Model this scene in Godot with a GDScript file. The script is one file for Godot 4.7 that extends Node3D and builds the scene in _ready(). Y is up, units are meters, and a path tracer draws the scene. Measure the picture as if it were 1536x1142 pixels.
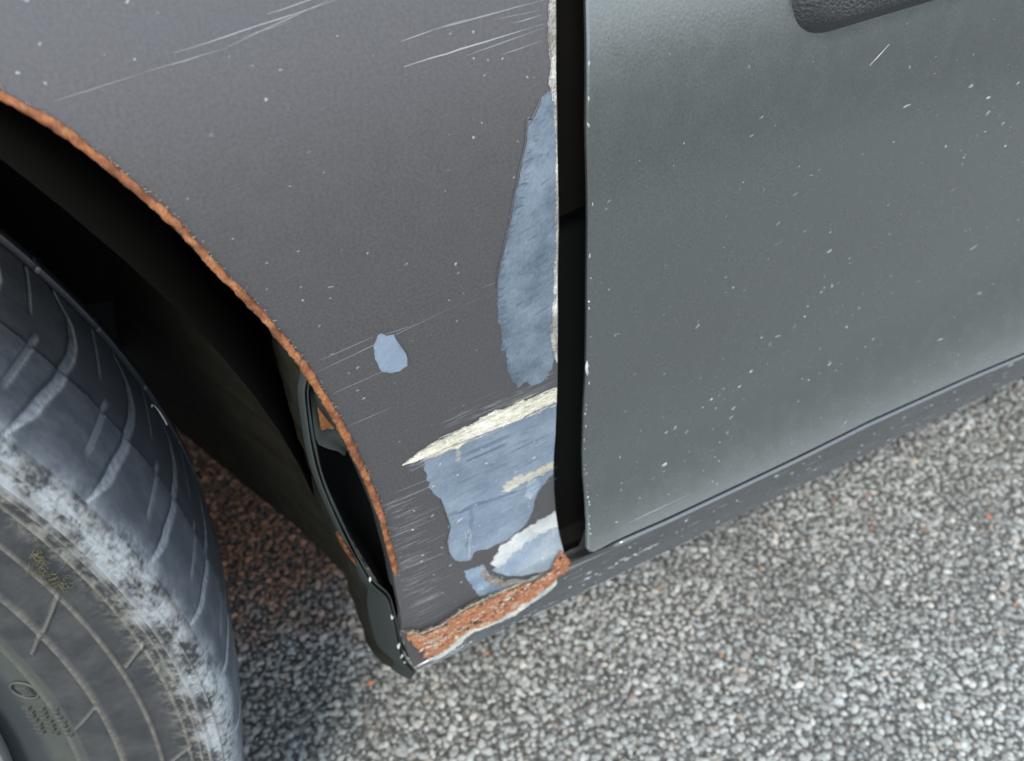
extends Node3D
# Lower front corner of a dark grey car: fender with flaking paint, door, tyre, rocker, asphalt.
# Axes: x runs along the car towards the rear, y up, z out of the car's side.

const ARCH := [-0.0243, 0.4859, -0.0204, 0.4820, -0.0155, 0.4766, -0.0090, 0.4668, -0.0032, 0.4571, 0.0021, 0.4463, 0.0063, 0.4353, 0.0111, 0.4243, 0.0155, 0.4124, 0.0206, 0.3964, 0.0238, 0.3823, 0.0271, 0.3654, 0.0297, 0.3471, 0.0317, 0.3291, 0.0330, 0.3121, 0.0332, 0.2930, 0.0332, 0.2799, 0.0324, 0.2650, 0.0317, 0.2497, 0.0302, 0.2339, 0.0314, 0.2127, 0.0327, 0.1890]
const LIP := [0.0300, 0.42, 0.0240, 0.39, 0.0209, 0.3805, 0.0192, 0.3684, 0.0179, 0.3558, 0.0174, 0.3438, 0.0180, 0.3282, 0.0195, 0.3088, 0.0221, 0.2868, 0.0247, 0.2711, 0.0290, 0.2577, 0.0294, 0.2433, 0.0288, 0.2223, 0.0294, 0.1962, 0.0332, 0.1740, 0.0326, 0.1680, 0.0312, 0.1640]
const FOLD_Y := 0.2240

const FOLDS := [[-1.0, 0.0691, 0.2983, 0.0691, 0.2898, 0.0676, 0.2834, 0.0646, 0.2731], [-1.0, 0.0595, 0.2965, 0.0644, 0.2956, 0.0706, 0.2961, 0.0844, 0.2946, 0.0899, 0.2944], [-1.0, 0.0684, 0.3279, 0.0887, 0.3291], [-1.0, 0.0698, 0.3244, 0.0868, 0.3251], [1.0, 0.0663, 0.2851, 0.0660, 0.2744, 0.0645, 0.2652]]

var nz := FastNoiseLite.new()
var nr := FastNoiseLite.new()
var rng := RandomNumberGenerator.new()
var mats := {}
var V: PackedVector3Array
var N: PackedVector3Array
var K: PackedColorArray
var I: PackedInt32Array

# ---------------------------------------------------------------- mesh helpers
func begin() -> void:
	V = PackedVector3Array(); N = PackedVector3Array(); K = PackedColorArray(); I = PackedInt32Array()

func vert(p: Vector3, n: Vector3, c := Color.WHITE) -> int:
	V.append(p); N.append(n); K.append(c)
	return V.size() - 1

func tri(a: int, b: int, c: int) -> void:
	var f := (V[b] - V[a]).cross(V[c] - V[a])
	if f.dot(N[a] + N[b] + N[c]) > 0.0:
		I.append(a); I.append(c); I.append(b)
	else:
		I.append(a); I.append(b); I.append(c)

func quad(a: int, b: int, c: int, d: int) -> void:
	tri(a, b, c); tri(a, c, d)

func finish() -> ArrayMesh:
	var a := []
	a.resize(Mesh.ARRAY_MAX)
	a[Mesh.ARRAY_VERTEX] = V; a[Mesh.ARRAY_NORMAL] = N; a[Mesh.ARRAY_COLOR] = K; a[Mesh.ARRAY_INDEX] = I
	var m := ArrayMesh.new()
	m.add_surface_from_arrays(Mesh.PRIMITIVE_TRIANGLES, a)
	return m

func obj(called: String, mat: Material, parent: Node, mesh: Mesh = null, stuff := false, label := "") -> MeshInstance3D:
	var o := MeshInstance3D.new()
	o.name = called
	o.mesh = mesh if mesh else finish()
	o.material_override = mat
	if stuff: o.set_meta("kind", "stuff")
	if label: o.set_meta("label", label)
	parent.add_child(o, true)
	return o

# a grid of points given row by row; normals from neighbouring points
func grid(rows: Array, cols: Array = [], flip := false) -> void:
	var nrow := rows.size()
	var ncol: int = rows[0].size()
	var base := V.size()
	for i in nrow:
		var up: PackedVector3Array = rows[maxi(i - 1, 0)]
		var dn: PackedVector3Array = rows[mini(i + 1, nrow - 1)]
		var me: PackedVector3Array = rows[i]
		for j in ncol:
			var n := (dn[j] - up[j]).cross(me[mini(j + 1, ncol - 1)] - me[maxi(j - 1, 0)])
			n = n.normalized() if n.length_squared() > 1e-20 else Vector3.UP
			if flip: n = -n
			V.append(me[j]); N.append(n)
			K.append(cols[i][j] if cols else Color.WHITE)
	for i in nrow - 1:
		for j in ncol - 1:
			var a := base + i * ncol + j
			quad(a, a + 1, a + ncol + 1, a + ncol)

func pairs(a: Array) -> PackedVector2Array:
	var r := PackedVector2Array()
	for i in range(0, a.size(), 2): r.append(Vector2(a[i], a[i + 1]))
	return r

func smooth_path(p: PackedVector2Array, per := 4, closed := false) -> PackedVector2Array:
	var r := PackedVector2Array()
	var n := p.size()
	var last := n if closed else n - 1
	for i in last:
		var a := p[(i - 1 + n) % n] if closed or i > 0 else p[0]
		var b := p[i]
		var c := p[(i + 1) % n]
		var d := p[(i + 2) % n] if closed or i + 2 < n else p[n - 1]
		for k in per:
			r.append(b.cubic_interpolate(c, a, d, float(k) / per))
	if not closed: r.append(p[n - 1])
	return r

func ragged(p: PackedVector2Array, step: float, amp: float, freq := 500.0) -> PackedVector2Array:
	var r := PackedVector2Array()
	for i in p.size():
		var a := p[i]
		var b := p[(i + 1) % p.size()]
		var k := maxi(1, int(a.distance_to(b) / step))
		for j in k:
			var q := a.lerp(b, float(j) / k)
			var w := Vector2(noise(q.x, q.y, freq), noise(q.x + 3.1, q.y, freq)) * amp
			w += Vector2(noise(q.x + 7.0, q.y, 170.0), noise(q.x + 9.1, q.y, 170.0)) * amp * 1.5
			r.append(q + w)
	return r

func noise(x: float, y: float, f: float) -> float:
	return nz.get_noise_2d(x * f, y * f)

func rough(x: float, y: float, f: float) -> float:
	return nr.get_noise_2d(x * f, y * f)

# ---------------------------------------------------------------- the car's side
func side_z(x: float, y: float) -> float:
	var z := -(y - 0.40) * (y - 0.40) * (1.5 if y > 0.40 else 0.33) if y < 0.50 else -0.015 - 0.30 * (y - 0.50)
	var f := maxf(0.0, 0.05 - x)
	z -= f * f * 0.6
	var t := clampf((0.325 - y) / 0.082, 0.0, 1.0)
	z += 0.009 * t * t - maxf(0.0, 0.24 - y) * 0.06
	return z

func side(x: float, y: float, h := 0.0) -> Vector3:
	var p := Vector3(x, y, side_z(x, y))
	return p + side_n(x, y) * h if h != 0.0 else p

func side_n(x: float, y: float) -> Vector3:
	var e := 0.001
	return Vector3(-(side_z(x + e, y) - side_z(x - e, y)) / (2 * e), -(side_z(x, y + e) - side_z(x, y - e)) / (2 * e), 1.0).normalized()

# a skin over the car's side inside an outline. height(p) lifts it, tint(p) colours it, rim rounds its edge back by that radius
func skin(poly: PackedVector2Array, cell: float, height: Callable, tint: Callable, rim := 0.0, depth := 0.0, edge_lift := 1.0, bumpy := false) -> void:
	var lo := poly[0]
	var hi := poly[0]
	for p in poly:
		lo = lo.min(p); hi = hi.max(p)
	lo -= Vector2(cell, cell) * 0.37
	var nx := int(ceil((hi.x - lo.x) / cell)) + 1
	var ny := int(ceil((hi.y - lo.y) / cell)) + 1
	var at := {}
	var edge := {}
	for i in poly.size():
		var a := poly[i]
		var b := poly[(i + 1) % poly.size()]
		var k := maxi(1, int(ceil(a.distance_to(b) / (cell * 0.4))))
		for j in k + 1:
			var q := (a.lerp(b, float(j) / k) - lo) / cell
			edge[int(q.x) * 100000 + int(q.y)] = true
	for i in nx:
		# spans of the column inside the outline, row by row
		var inside := PackedByteArray()
		for j in ny:
			var key := i * 100000 + j
			if edge.has(key):
				var o := lo + Vector2(i, j) * cell
				var box := PackedVector2Array([o, o + Vector2(cell, 0), o + Vector2(cell, cell), o + Vector2(0, cell)])
				for piece in Geometry2D.intersect_polygons(box, poly):
					var tr := Geometry2D.triangulate_polygon(piece)
					var ids := []
					for p in piece: ids.append(skin_vert(p, height, tint, edge_lift, bumpy))
					for k in range(0, tr.size(), 3): tri(ids[tr[k]], ids[tr[k + 1]], ids[tr[k + 2]])
			elif Geometry2D.is_point_in_polygon(lo + (Vector2(i, j) + Vector2(0.5, 0.5)) * cell, poly):
				var c := []
				for d in [[0, 0], [1, 0], [1, 1], [0, 1]]:
					var kk: int = (i + d[0]) * 100000 + j + d[1]
					if not at.has(kk): at[kk] = skin_vert(lo + Vector2(i + d[0], j + d[1]) * cell, height, tint, 1.0, bumpy)
					c.append(at[kk])
				quad(c[0], c[1], c[2], c[3])
	if rim > 0.0:
		var ccw := not Geometry2D.is_polygon_clockwise(poly)
		var rows := []
		var cc := []
		var m := poly.size()
		for i in m + 1:
			var p := poly[i % m]
			var t := (poly[(i + 1) % m] - poly[(i - 1 + m) % m]).normalized()
			var out := Vector2(t.y, -t.x) if ccw else Vector2(-t.y, t.x)
			var n := side_n(p.x, p.y)
			var s := side(p.x, p.y, height.call(p))
			var row := PackedVector3Array()
			var cr := PackedColorArray()
			for k in 6:
				var a := k * PI / 8.0
				var w := rim * sin(minf(a, PI / 2))
				var dz := rim * (cos(minf(a, PI / 2)) - 1.0) - (depth if k == 5 else 0.0)
				row.append(s + Vector3(out.x, out.y, 0) * w + n * dz)
				cr.append(tint.call(p))
			rows.append(row); cc.append(cr)
		grid(rows, cc, not ccw)

func fender_edge(y: float) -> float:
	return side_curve([0.2240, 0.1126, 0.2553, 0.1087, 0.278, 0.1074, 0.299, 0.1076, 0.3186, 0.1089, 0.3518, 0.1093, 0.40, 0.1096, 0.4454, 0.1117, 0.4639, 0.1134, 0.4807, 0.1156, 0.70, 0.150], y)

func door_edge(y: float) -> float:
	return side_curve([0.2581, 0.1130, 0.2642, 0.1152, 0.2750, 0.1174, 0.2965, 0.1190, 0.3142, 0.1205, 0.3472, 0.1209, 0.3969, 0.1202, 0.4434, 0.1208, 0.4794, 0.1242, 0.70, 0.158], y)

func side_curve(k: Array, y: float) -> float:
	for i in range(0, k.size() - 2, 2):
		if y < k[i + 2]: return lerpf(k[i + 1], k[i + 3], clampf((y - k[i]) / (k[i + 2] - k[i]), 0.0, 1.0))
	return k[k.size() - 1]

func skin_vert(p: Vector2, height: Callable, tint: Callable, lift: float, bumpy: bool) -> int:
	var n := side_n(p.x, p.y)
	var h: float = height.call(p)
	if bumpy:
		var e := 0.0003
		var gx: float = (float(height.call(p + Vector2(e, 0))) - h) / e
		var gy: float = (float(height.call(p + Vector2(0, e))) - h) / e
		n = (n - Vector3(gx, gy, 0)).normalized()
	return vert(side(p.x, p.y, h * lift), n, tint.call(p))

# a round bead along points; radius(i) may vary
func bead(path: PackedVector3Array, radius: Callable, tint: Callable, sides := 8) -> void:
	var m := path.size()
	var first := V.size()
	for i in m:
		var t := (path[mini(i + 1, m - 1)] - path[maxi(i - 1, 0)]).normalized()
		var a := t.cross(Vector3(0.05, 0.03, 1.0)).normalized()
		var b := t.cross(a).normalized()
		for k in sides + 1:
			var w := TAU * (k % sides) / sides
			var d := a * cos(w) + b * sin(w)
			vert(path[i] + d * float(radius.call(i, k % sides)), d, tint.call(i, k % sides))
	for i in m - 1:
		for k in sides:
			var q := first + i * (sides + 1) + k
			quad(q, q + 1, q + sides + 2, q + sides + 1)

func strip_on_side(a: Vector2, b: Vector2, w: float, c: Color, lift := 0.00012, sag := 0.0) -> void:
	var k := maxi(2, int(a.distance_to(b) / 0.004))
	var t := (b - a).normalized()
	var o := Vector2(-t.y, t.x)
	var prev := []
	for i in k + 1:
		var f := float(i) / k
		var p := a.lerp(b, f) + o * (sag * sin(f * PI) + noise(a.x + f * 0.1, a.y, 300.0) * 0.0002)
		var hw := w * 0.5 * (0.25 + 0.75 * sin(clampf(f * 1.1, 0.02, 1.0) * PI)) * (0.8 + 0.6 * noise(p.x, p.y + 5.0, 700.0))
		var n := side_n(p.x, p.y)
		var up := lift if lift >= 0.0 else door_lift(p) + 0.00012
		var u := vert(side(p.x + o.x * hw, p.y + o.y * hw, up), n, c)
		var v := vert(side(p.x - o.x * hw, p.y - o.y * hw, up), n, c)
		if prev: quad(prev[0], u, v, prev[1])
		prev = [u, v]

func fleck(p: Vector2, rx: float, ry: float, turn: float, c: Color, lift := 0.0001) -> void:
	if lift < 0.0: lift = door_lift(p) + 0.0001
	var n := side_n(p.x, p.y)
	var m := vert(side(p.x, p.y, lift + minf(rx, ry) * 0.25), n, c)
	var ring := []
	var ph := rng.randf() * TAU
	for k in 9:
		var a := TAU * k / 9.0
		var q := Vector2(cos(a) * rx, sin(a) * ry) * (1.0 + 0.28 * sin(a * 2 + ph) + 0.2 * sin(a * 3 - ph * 2))
		q = p + q.rotated(turn)
		ring.append(vert(side(q.x, q.y, lift - minf(lift * 0.6, 0.0002)), (n + Vector3(q.x - p.x, q.y - p.y, 0) / maxf(rx, ry) * 0.4).normalized(), c))
	for k in 9: tri(m, ring[k], ring[(k + 1) % 9])

# ---------------------------------------------------------------- materials
func noise_tex(freq: float, lo: Color, hi: Color, seed_n: int, size := 512, octaves := 4, normal := false, bump := 4.0) -> NoiseTexture2D:
	var f := FastNoiseLite.new()
	f.noise_type = FastNoiseLite.TYPE_SIMPLEX_SMOOTH
	f.frequency = freq; f.fractal_octaves = octaves; f.seed = seed_n
	var t := NoiseTexture2D.new()
	t.width = size; t.height = size; t.seamless = true; t.noise = f
	t.as_normal_map = normal
	if normal: t.bump_strength = bump
	else:
		var g := Gradient.new()
		g.set_color(0, lo); g.set_color(1, hi)
		t.color_ramp = g
	return t

func mat(lin: Color, rough_v: float, vertex := false, spec := 0.5) -> StandardMaterial3D:
	var m := StandardMaterial3D.new()
	m.albedo_color = lin.linear_to_srgb()
	m.roughness = rough_v
	m.metallic_specular = spec
	m.vertex_color_use_as_albedo = vertex
	return m

func triplanar(m: StandardMaterial3D, scale_v: float) -> void:
	m.uv1_triplanar = true
	m.uv1_world_triplanar = true
	m.uv1_scale = Vector3.ONE * scale_v

func make_materials() -> void:
	var speck := noise_tex(0.10, Color(0.84, 0.84, 0.85), Color(1, 1, 1), 3, 1024, 5)
	var peel := noise_tex(0.09, Color.BLACK, Color.WHITE, 8, 1024, 3, true, 1.6)
	var dull := noise_tex(0.012, Color(0.66, 0.66, 0.66), Color(1, 1, 1), 5, 1024, 5)
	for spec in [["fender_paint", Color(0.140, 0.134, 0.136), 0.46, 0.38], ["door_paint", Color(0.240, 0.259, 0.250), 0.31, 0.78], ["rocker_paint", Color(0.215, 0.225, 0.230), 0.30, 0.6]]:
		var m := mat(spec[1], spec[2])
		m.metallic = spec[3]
		if spec[0] == "door_paint":
			m.clearcoat_enabled = true
			m.clearcoat = 1.0
			m.clearcoat_roughness = 0.22
		m.albedo_texture = speck
		m.normal_enabled = true
		m.normal_texture = peel
		m.normal_scale = 0.10
		m.roughness_texture = dull
		m.roughness_texture_channel = BaseMaterial3D.TEXTURE_CHANNEL_RED
		triplanar(m, 7.0)
		mats[spec[0]] = m
	mats.primer = mat(Color.WHITE, 0.5, true)
	mats.crease = mat(Color(0.18, 0.25, 0.35), 0.5)
	mats.rust = mat(Color.WHITE, 0.95, true, 0.15)
	mats.chalk = mat(Color.WHITE, 0.85, true, 0.3)
	mats.scratch = mat(Color.WHITE, 0.7, true, 0.3)
	mats.black_metal = mat(Color(0.004, 0.005, 0.006), 0.7)
	mats.well = mat(Color(0.008, 0.008, 0.007), 0.9, false, 0.3)
	var fl := mat(Color(0.042, 0.052, 0.050), 0.38)
	fl.normal_enabled = true; fl.normal_texture = peel; fl.normal_scale = 0.25
	triplanar(fl, 5.0)
	mats.flange = fl
	var wall := mat(Color(0.034, 0.034, 0.025), 0.6, false, 0.3)
	wall.albedo_texture = dull
	triplanar(wall, 6.0)
	mats.wall = wall
	mats.liner = mat(Color(0.012, 0.012, 0.010), 0.8, false, 0.2)
	mats.lip = mat(Color(0.034, 0.041, 0.038), 0.5)
	var pl := mat(Color(0.085, 0.086, 0.088), 0.5)
	pl.albedo_texture = noise_tex(0.2, Color(0.55, 0.55, 0.55), Color(1, 1, 1), 12, 512, 3)
	pl.normal_enabled = true
	pl.normal_texture = noise_tex(0.16, Color.BLACK, Color.WHITE, 13, 512, 2, true, 6.0)
	pl.normal_scale = 0.5
	triplanar(pl, 9.0)
	mats.plastic = pl
	var ty := mat(Color.WHITE, 0.62, true, 0.4)
	ty.normal_enabled = true
	ty.normal_texture = noise_tex(0.05, Color.BLACK, Color.WHITE, 17, 512, 5, true, 6.0)
	ty.normal_scale = 0.1
	triplanar(ty, 9.0)
	mats.tyre = ty
	mats.rim = mat(Color(0.24, 0.24, 0.245), 0.4, false, 0.5)
	mats.glass = mat(Color(0.01, 0.012, 0.012), 0.05)
	var g := mat(Color(0.29, 0.295, 0.28), 0.95, false, 0.3)
	g.albedo_texture = noise_tex(0.06, Color(0.4, 0.4, 0.4), Color(1, 1, 1), 21, 1024, 5)
	g.normal_enabled = true
	g.normal_texture = noise_tex(0.08, Color.BLACK, Color.WHITE, 22, 1024, 4, true, 8.0)
	triplanar(g, 3.0)
	mats.asphalt = g
	mats.stone = mat(Color.WHITE, 0.75, true, 0.4)
	mats.grass = mat(Color(0.30, 0.27, 0.13), 0.9, false, 0.2)
	mats.fibre = mat(Color(0.6, 0.62, 0.62), 0.7)

# ---------------------------------------------------------------- tyre
func groove_line(u: float) -> float:        # how far round (degrees) a tread groove has swept at u millimetres from the shoulder
	var ks := [0.0, 8.0, 27.0, 50.0, 70.0, 80.0, 92.0, 106.0, 140.0]
	var vs := [3.4, 2.8, 1.6, 0.4, -0.3, -0.35, 0.1, 1.8, 6.0]
	for i in ks.size() - 1:
		if u < ks[i + 1]: return lerpf(vs[i], vs[i + 1], smoothstep(0.0, 1.0, (u - ks[i]) / (ks[i + 1] - ks[i])) * 0.4 + 0.6 * (u - ks[i]) / (ks[i + 1] - ks[i]))
	return 6.0

func wrap_deg(a: float, period: float) -> float:
	return a - period * round(a / period)

func tyre_profile() -> Array:               # [offset along the axle, radius] from the rim seat outwards over the tread and back
	var key := pairs([-0.032, 0.196, -0.030, 0.205, -0.026, 0.2145, -0.019, 0.222, -0.0145, 0.230, -0.0105, 0.238, -0.0085, 0.246, -0.0080, 0.254, -0.0085, 0.262, -0.0075, 0.269, -0.0062, 0.2745, -0.0064, 0.279, -0.0090, 0.2835, -0.0150, 0.2868, -0.024, 0.2882, -0.040, 0.2892, -0.06, 0.2898, -0.08, 0.2900, -0.10, 0.2894, -0.118, 0.2878, -0.132, 0.284, -0.142, 0.275, -0.148, 0.258, -0.146, 0.235, -0.135, 0.212, -0.128, 0.205])
	var fine := smooth_path(key, 30)
	var out := PackedVector2Array([fine[0]])
	for p in fine:
		var want := 0.0005 if p.y > 0.262 and p.x > -0.032 else (0.0009 if p.y > 0.222 and p.x > -0.122 else 0.006)
		if p.distance_to(out[out.size() - 1]) >= want: out.append(p)
	return Array(out)

func tyre_relief(th: float, o: float, r: float, s: float) -> Array:   # [outward relief in metres, colour]
	var u := -o * 1000.0
	var arc := deg_to_rad(th) * 0.28
	var h := 0.0
	var c := Color(0.095, 0.107, 0.124)
	var n1 := noise(arc, s, 60.0)
	var n2 := noise(arc + 7.0, s, 260.0)
	var n3 := noise(arc + 3.0, s, 480.0)
	if r > 0.2845 and u > 6.0:                 # tread
		var d := wrap_deg(th - 13.3 - groove_line(u), 6.45)
		var w := 0.42 * smoothstep(2.0, 26.0, u) * (1.0 - 0.75 * smoothstep(78.0, 110.0, u)) + 0.05
		var g := 1.0 - smoothstep(w * 0.55, w, absf(d))
		h -= g * 0.0005 * smoothstep(4.0, 16.0, u)
		var d2 := wrap_deg(th - 13.3 - 3.2 + (u - 46.0) * 0.034, 6.45)
		var g2 := (1.0 - smoothstep(0.14, 0.26, absf(d2))) * smoothstep(22.0, 30.0, u) * (1.0 - smoothstep(60.0, 66.0, u))
		h -= g2 * 0.0007
		var d3 := wrap_deg(th - 13.3 - 4.0 - (u - 96.0) * 0.03, 6.45)
		var g3 := (1.0 - smoothstep(0.06, 0.14, absf(d3))) * smoothstep(72.0, 80.0, u) * (1.0 - smoothstep(104.0, 110.0, u))
		h -= g3 * 0.0005
		var rib := smoothstep(54.5, 56.5, u + n1 * 1.5)
		h -= rib * 0.0007
		h -= 0.004 * smoothstep(108.5, 111.0, u) * (1.0 - smoothstep(116.0, 118.0, u))
		c = c.lerp(Color(0.165, 0.18, 0.20), clampf(0.35 + n1 * 0.9 + n2 * 0.35, 0.0, 1.0) * 0.7)
		c = c.lerp(Color(0.050, 0.058, 0.070), rib * 0.6)
		c = c.lerp(Color(0.40, 0.43, 0.46), clampf(g * 1.1 - 0.05, 0.0, 1.0) * (0.6 + 0.4 * smoothstep(80.0, 30.0, u)) * (0.8 + n2 * 0.5))
		c = c.lerp(Color(0.028, 0.032, 0.040), (smoothstep(w, w * 1.1, d) * (1.0 - smoothstep(w * 1.1, w * 1.1 + 0.35, d))) * 0.65 * smoothstep(10.0, 24.0, u))
		c = c.lerp(Color(0.28, 0.30, 0.32), maxf(g2, g3) * 0.9)
	else:                                       # sidewall
		c = Color(0.040, 0.043, 0.045).lerp(Color(0.068, 0.069, 0.068), clampf(0.4 + n1 * 0.8 + n2 * 0.3, 0.0, 1.0))
		for ring in [[0.2585, 0.0009, 0.0011], [0.2462, 0.0008, 0.0010], [0.2755, 0.0009, 0.0011], [0.2690, 0.0006, 0.0009], [0.2795, 0.0006, 0.0008], [0.2725, 0.0005, 0.0006], [0.2310, 0.0010, 0.0010]]:
			var q := absf(r - ring[0])
			var k := 1.0 - smoothstep(ring[1] * 0.45, ring[1], q)
			h += k * ring[2]
			c = c.lerp(Color(0.20, 0.185, 0.155), k * (0.7 + 0.5 * n2))
		for spoke in [[11.1, 0.2595, 8.3, 0.2470], [8.3, 0.246, 6.3, 0.2385], [3.7, 0.270, 1.75, 0.2600], [-1.2, 0.2455, -4.0, 0.2350], [-9.0, 0.27, -11.0, 0.26], [20.0, 0.246, 18.0, 0.2385], [21.0, 0.27, 19.0, 0.26]]:
			if r < spoke[1] and r > spoke[3]:
				var f: float = (r - spoke[3]) / (spoke[1] - spoke[3])
				var k2 := 1.0 - smoothstep(0.10, 0.26, absf(th - lerpf(spoke[2], spoke[0], f)))
				h += k2 * 0.0009
				c = c.lerp(Color(0.16, 0.152, 0.135), k2 * 0.6)
		if r > 0.2595 and r < 0.269:            # fine saw-cut texture of the side band
			h += 0.00018 * sin(th * 26.0 + r * 3000.0) * smoothstep(-0.1, 0.5, n1 + 0.2)
		if r < 0.2345:
			c = c.lerp(Color(0.085, 0.095, 0.080), 0.6)
	# chalky kerb rash along the shoulder
	var along := 0.0
	if u < 30.0 and r > 0.268:
		var t := u if r > 0.2835 else -(0.2835 - r) * 1000.0 + 8.0      # distance over the shoulder in millimetres
		var reach := 12.0 + 5.0 * noise(arc, 3.0, 18.0) + 4.0 * noise(arc, 8.0, 55.0) - (th - 8.0) * 0.16
		along = smoothstep(-5.0, 4.0, t + n1 * 6.0) * (1.0 - smoothstep(reach - 7.0, reach + 5.0, t))
		var cloud := noise(arc * 0.5 + 4.0, s, 150.0)
		var patchy := clampf(0.58 + cloud * 0.7 + n2 * 0.45 + n3 * 0.45 + n1 * 0.6, 0.0, 1.0)
		c = c.lerp(Color(0.36, 0.39, 0.41), along * patchy)
		h += along * n1 * 0.0001
	if r > 0.262 and r < 0.284 and u < 12.0:
		var tan_k := clampf(0.30 + n2 * 0.9 + n3 * 0.5 + n1 * 0.7, 0.0, 1.0) * smoothstep(0.262, 0.272, r) * (1.0 - along * 0.6)
		c = c.lerp(Color(0.235, 0.225, 0.195), tan_k * 0.8)
		h += tan_k * n2 * 0.0003
	c = c * (1.0 + n3 * 0.10)
	c.a = 1.0
	return [h, c]

func make_tyre(parent: Node3D) -> void:
	var prof := tyre_profile()
	var np := prof.size()
	var nrm := []
	for j in np:
		var t: Vector2 = (prof[mini(j + 1, np - 1)] - prof[maxi(j - 1, 0)]).normalized()
		nrm.append(Vector2(t.y, -t.x))
	var run := PackedFloat32Array([0.0])
	for j in range(1, np): run.append(run[j - 1] + prof[j].distance_to(prof[j - 1]))
	var angles := PackedFloat32Array()
	var a := -32.0
	while a < 328.0 - 1e-4:
		angles.append(a)
		a += 0.11 if a < 32.0 else 1.5
	angles.append(328.0)
	begin()
	var rows := []
	var cols := []
	for th in angles:
		var row := PackedVector3Array()
		var cr := PackedColorArray()
		var cs := cos(deg_to_rad(th))
		var sn := sin(deg_to_rad(th))
		for j in np:
			var p: Vector2 = prof[j]
			var k := [0.0, Color(0.05, 0.055, 0.06)]
			if p.y > 0.222 and p.x > -0.122: k = tyre_relief(th, p.x, p.y, run[j])
			var q: Vector2 = p + nrm[j] * float(k[0])
			row.append(Vector3(cs * q.y, sn * q.y, q.x))
			cr.append(k[1])
		rows.append(row); cols.append(cr)
	grid(rows, cols, true)
	obj("tyre", mats.tyre, parent)

func ring_mesh(prof: Array, seg := 168) -> void:
	var rows := []
	for i in seg + 1:
		var t := TAU * (i % seg) / seg
		var row := PackedVector3Array()
		for p in prof:
			var dip: float = 0.020 * smoothstep(0.1, 0.5, cos(7.0 * t)) * smoothstep(0.085, 0.105, p[1]) * smoothstep(0.178, 0.165, p[1])
			row.append(Vector3(cos(t) * p[1], sin(t) * p[1], p[0] - dip))
		rows.append(row)
	grid(rows, [], true)

func block(p: Transform3D, size: Vector3) -> void:    # a chamfered little bar
	var s := size * 0.5
	var c := minf(s.x, minf(s.y, s.z)) * 0.6
	for f in [Vector3(0, 0, 1), Vector3(1, 0, 0), Vector3(-1, 0, 0), Vector3(0, 1, 0), Vector3(0, -1, 0)]:
		var u: Vector3 = Vector3(f.y, f.z, f.x)
		var w: Vector3 = f.cross(u)
		var ids := []
		for k in [[-1, -1], [1, -1], [1, 1], [-1, 1]]:
			var q: Vector3 = f + u * k[0] + w * k[1]
			var pt := q * s
			if f.z == 1: pt -= Vector3(signf(q.x) * c, signf(q.y) * c, 0)
			elif q.z > 0: pt -= Vector3(0, 0, 0) + Vector3(signf(q.x) * c, signf(q.y) * c, 0)
			ids.append(vert(p * pt, (p.basis * f).normalized(), Color(0.085, 0.090, 0.082)))
		quad(ids[0], ids[1], ids[2], ids[3])

func make_wheel(car: Node3D) -> void:
	var w := Node3D.new()
	w.name = "wheel"
	car.add_child(w)
	w.transform = Transform3D(Basis(Vector3(0.9958, 0.0, 0.0917), Vector3(0.0127, 0.9904, -0.1376), Vector3(-0.0908, 0.1382, 0.9862)).orthonormalized(), Vector3(-0.3253, 0.2932, -0.0079))
	make_tyre(w)
	begin()
	ring_mesh([[-0.028, 0.2060], [-0.020, 0.2070], [-0.0200, 0.2050], [-0.0200, 0.2020], [-0.025, 0.1990], [-0.034, 0.196], [-0.040, 0.190], [-0.042, 0.178], [-0.041, 0.171], [-0.040, 0.164], [-0.039, 0.15], [-0.037, 0.135], [-0.035, 0.12], [-0.033, 0.108], [-0.032, 0.098], [-0.030, 0.09], [-0.029, 0.075], [-0.031, 0.045], [-0.027, 0.040], [-0.025, 0.034], [-0.024, 0.02], [-0.024, 0.001]])
	obj("rim", mats.rim, w)
	# raised marks moulded into the sidewall
	begin()
	var circle := PackedVector3Array()
	for i in 37:
		var t := TAU * i / 36.0
		circle.append(tyre_point(1.55 + 1.15 * sin(t), 0.2262 + 0.0044 * cos(t), 0.0003))
	bead(circle, func(_i, _k): return 0.0005, func(_i, _k): return Color(0.085, 0.09, 0.082), 6)
	for bar in [[1.0, 0.2262, 0.0042, 0.0008], [1.5, 0.2262, 0.0036, 0.0008], [2.0, 0.2262, 0.0042, 0.0008]]: mark_bar(bar[0], bar[1], bar[2], bar[3])
	mark_bar(1.5, 0.2284, 0.0008, 0.0045)
	obj("approval_mark", mats.tyre, w)
	begin()
	for k in 7:
		for c in 3:
			mark_bar(-1.1 - k * 0.62, 0.2222 + c * 0.0045 + 0.0004 * sin(k * 2.0 + c), 0.0034, 0.0013)
	obj("raised_lettering", mats.tyre, w)

func tyre_point(th: float, r: float, lift: float) -> Vector3:
	var o := lerpf(-0.026, -0.019, clampf((r - 0.2145) / 0.0075, 0, 1)) if r < 0.222 else lerpf(-0.019, -0.0105, clampf((r - 0.222) / 0.016, 0, 1))
	return Vector3(cos(deg_to_rad(th)) * r, sin(deg_to_rad(th)) * r, o + lift + 0.0006)

func mark_bar(th: float, r: float, long: float, across: float) -> void:
	var e := Vector3(cos(deg_to_rad(th)), sin(deg_to_rad(th)), 0)
	var z := Vector3(-e.x * 0.5, -e.y * 0.5, 0.85).normalized()
	var t := Vector3(-e.y, e.x, 0)
	block(Transform3D(Basis(t.cross(z).normalized() * 1.0, t, z), tyre_point(th, r, 0.0003)), Vector3(long, across, 0.0014))

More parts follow.
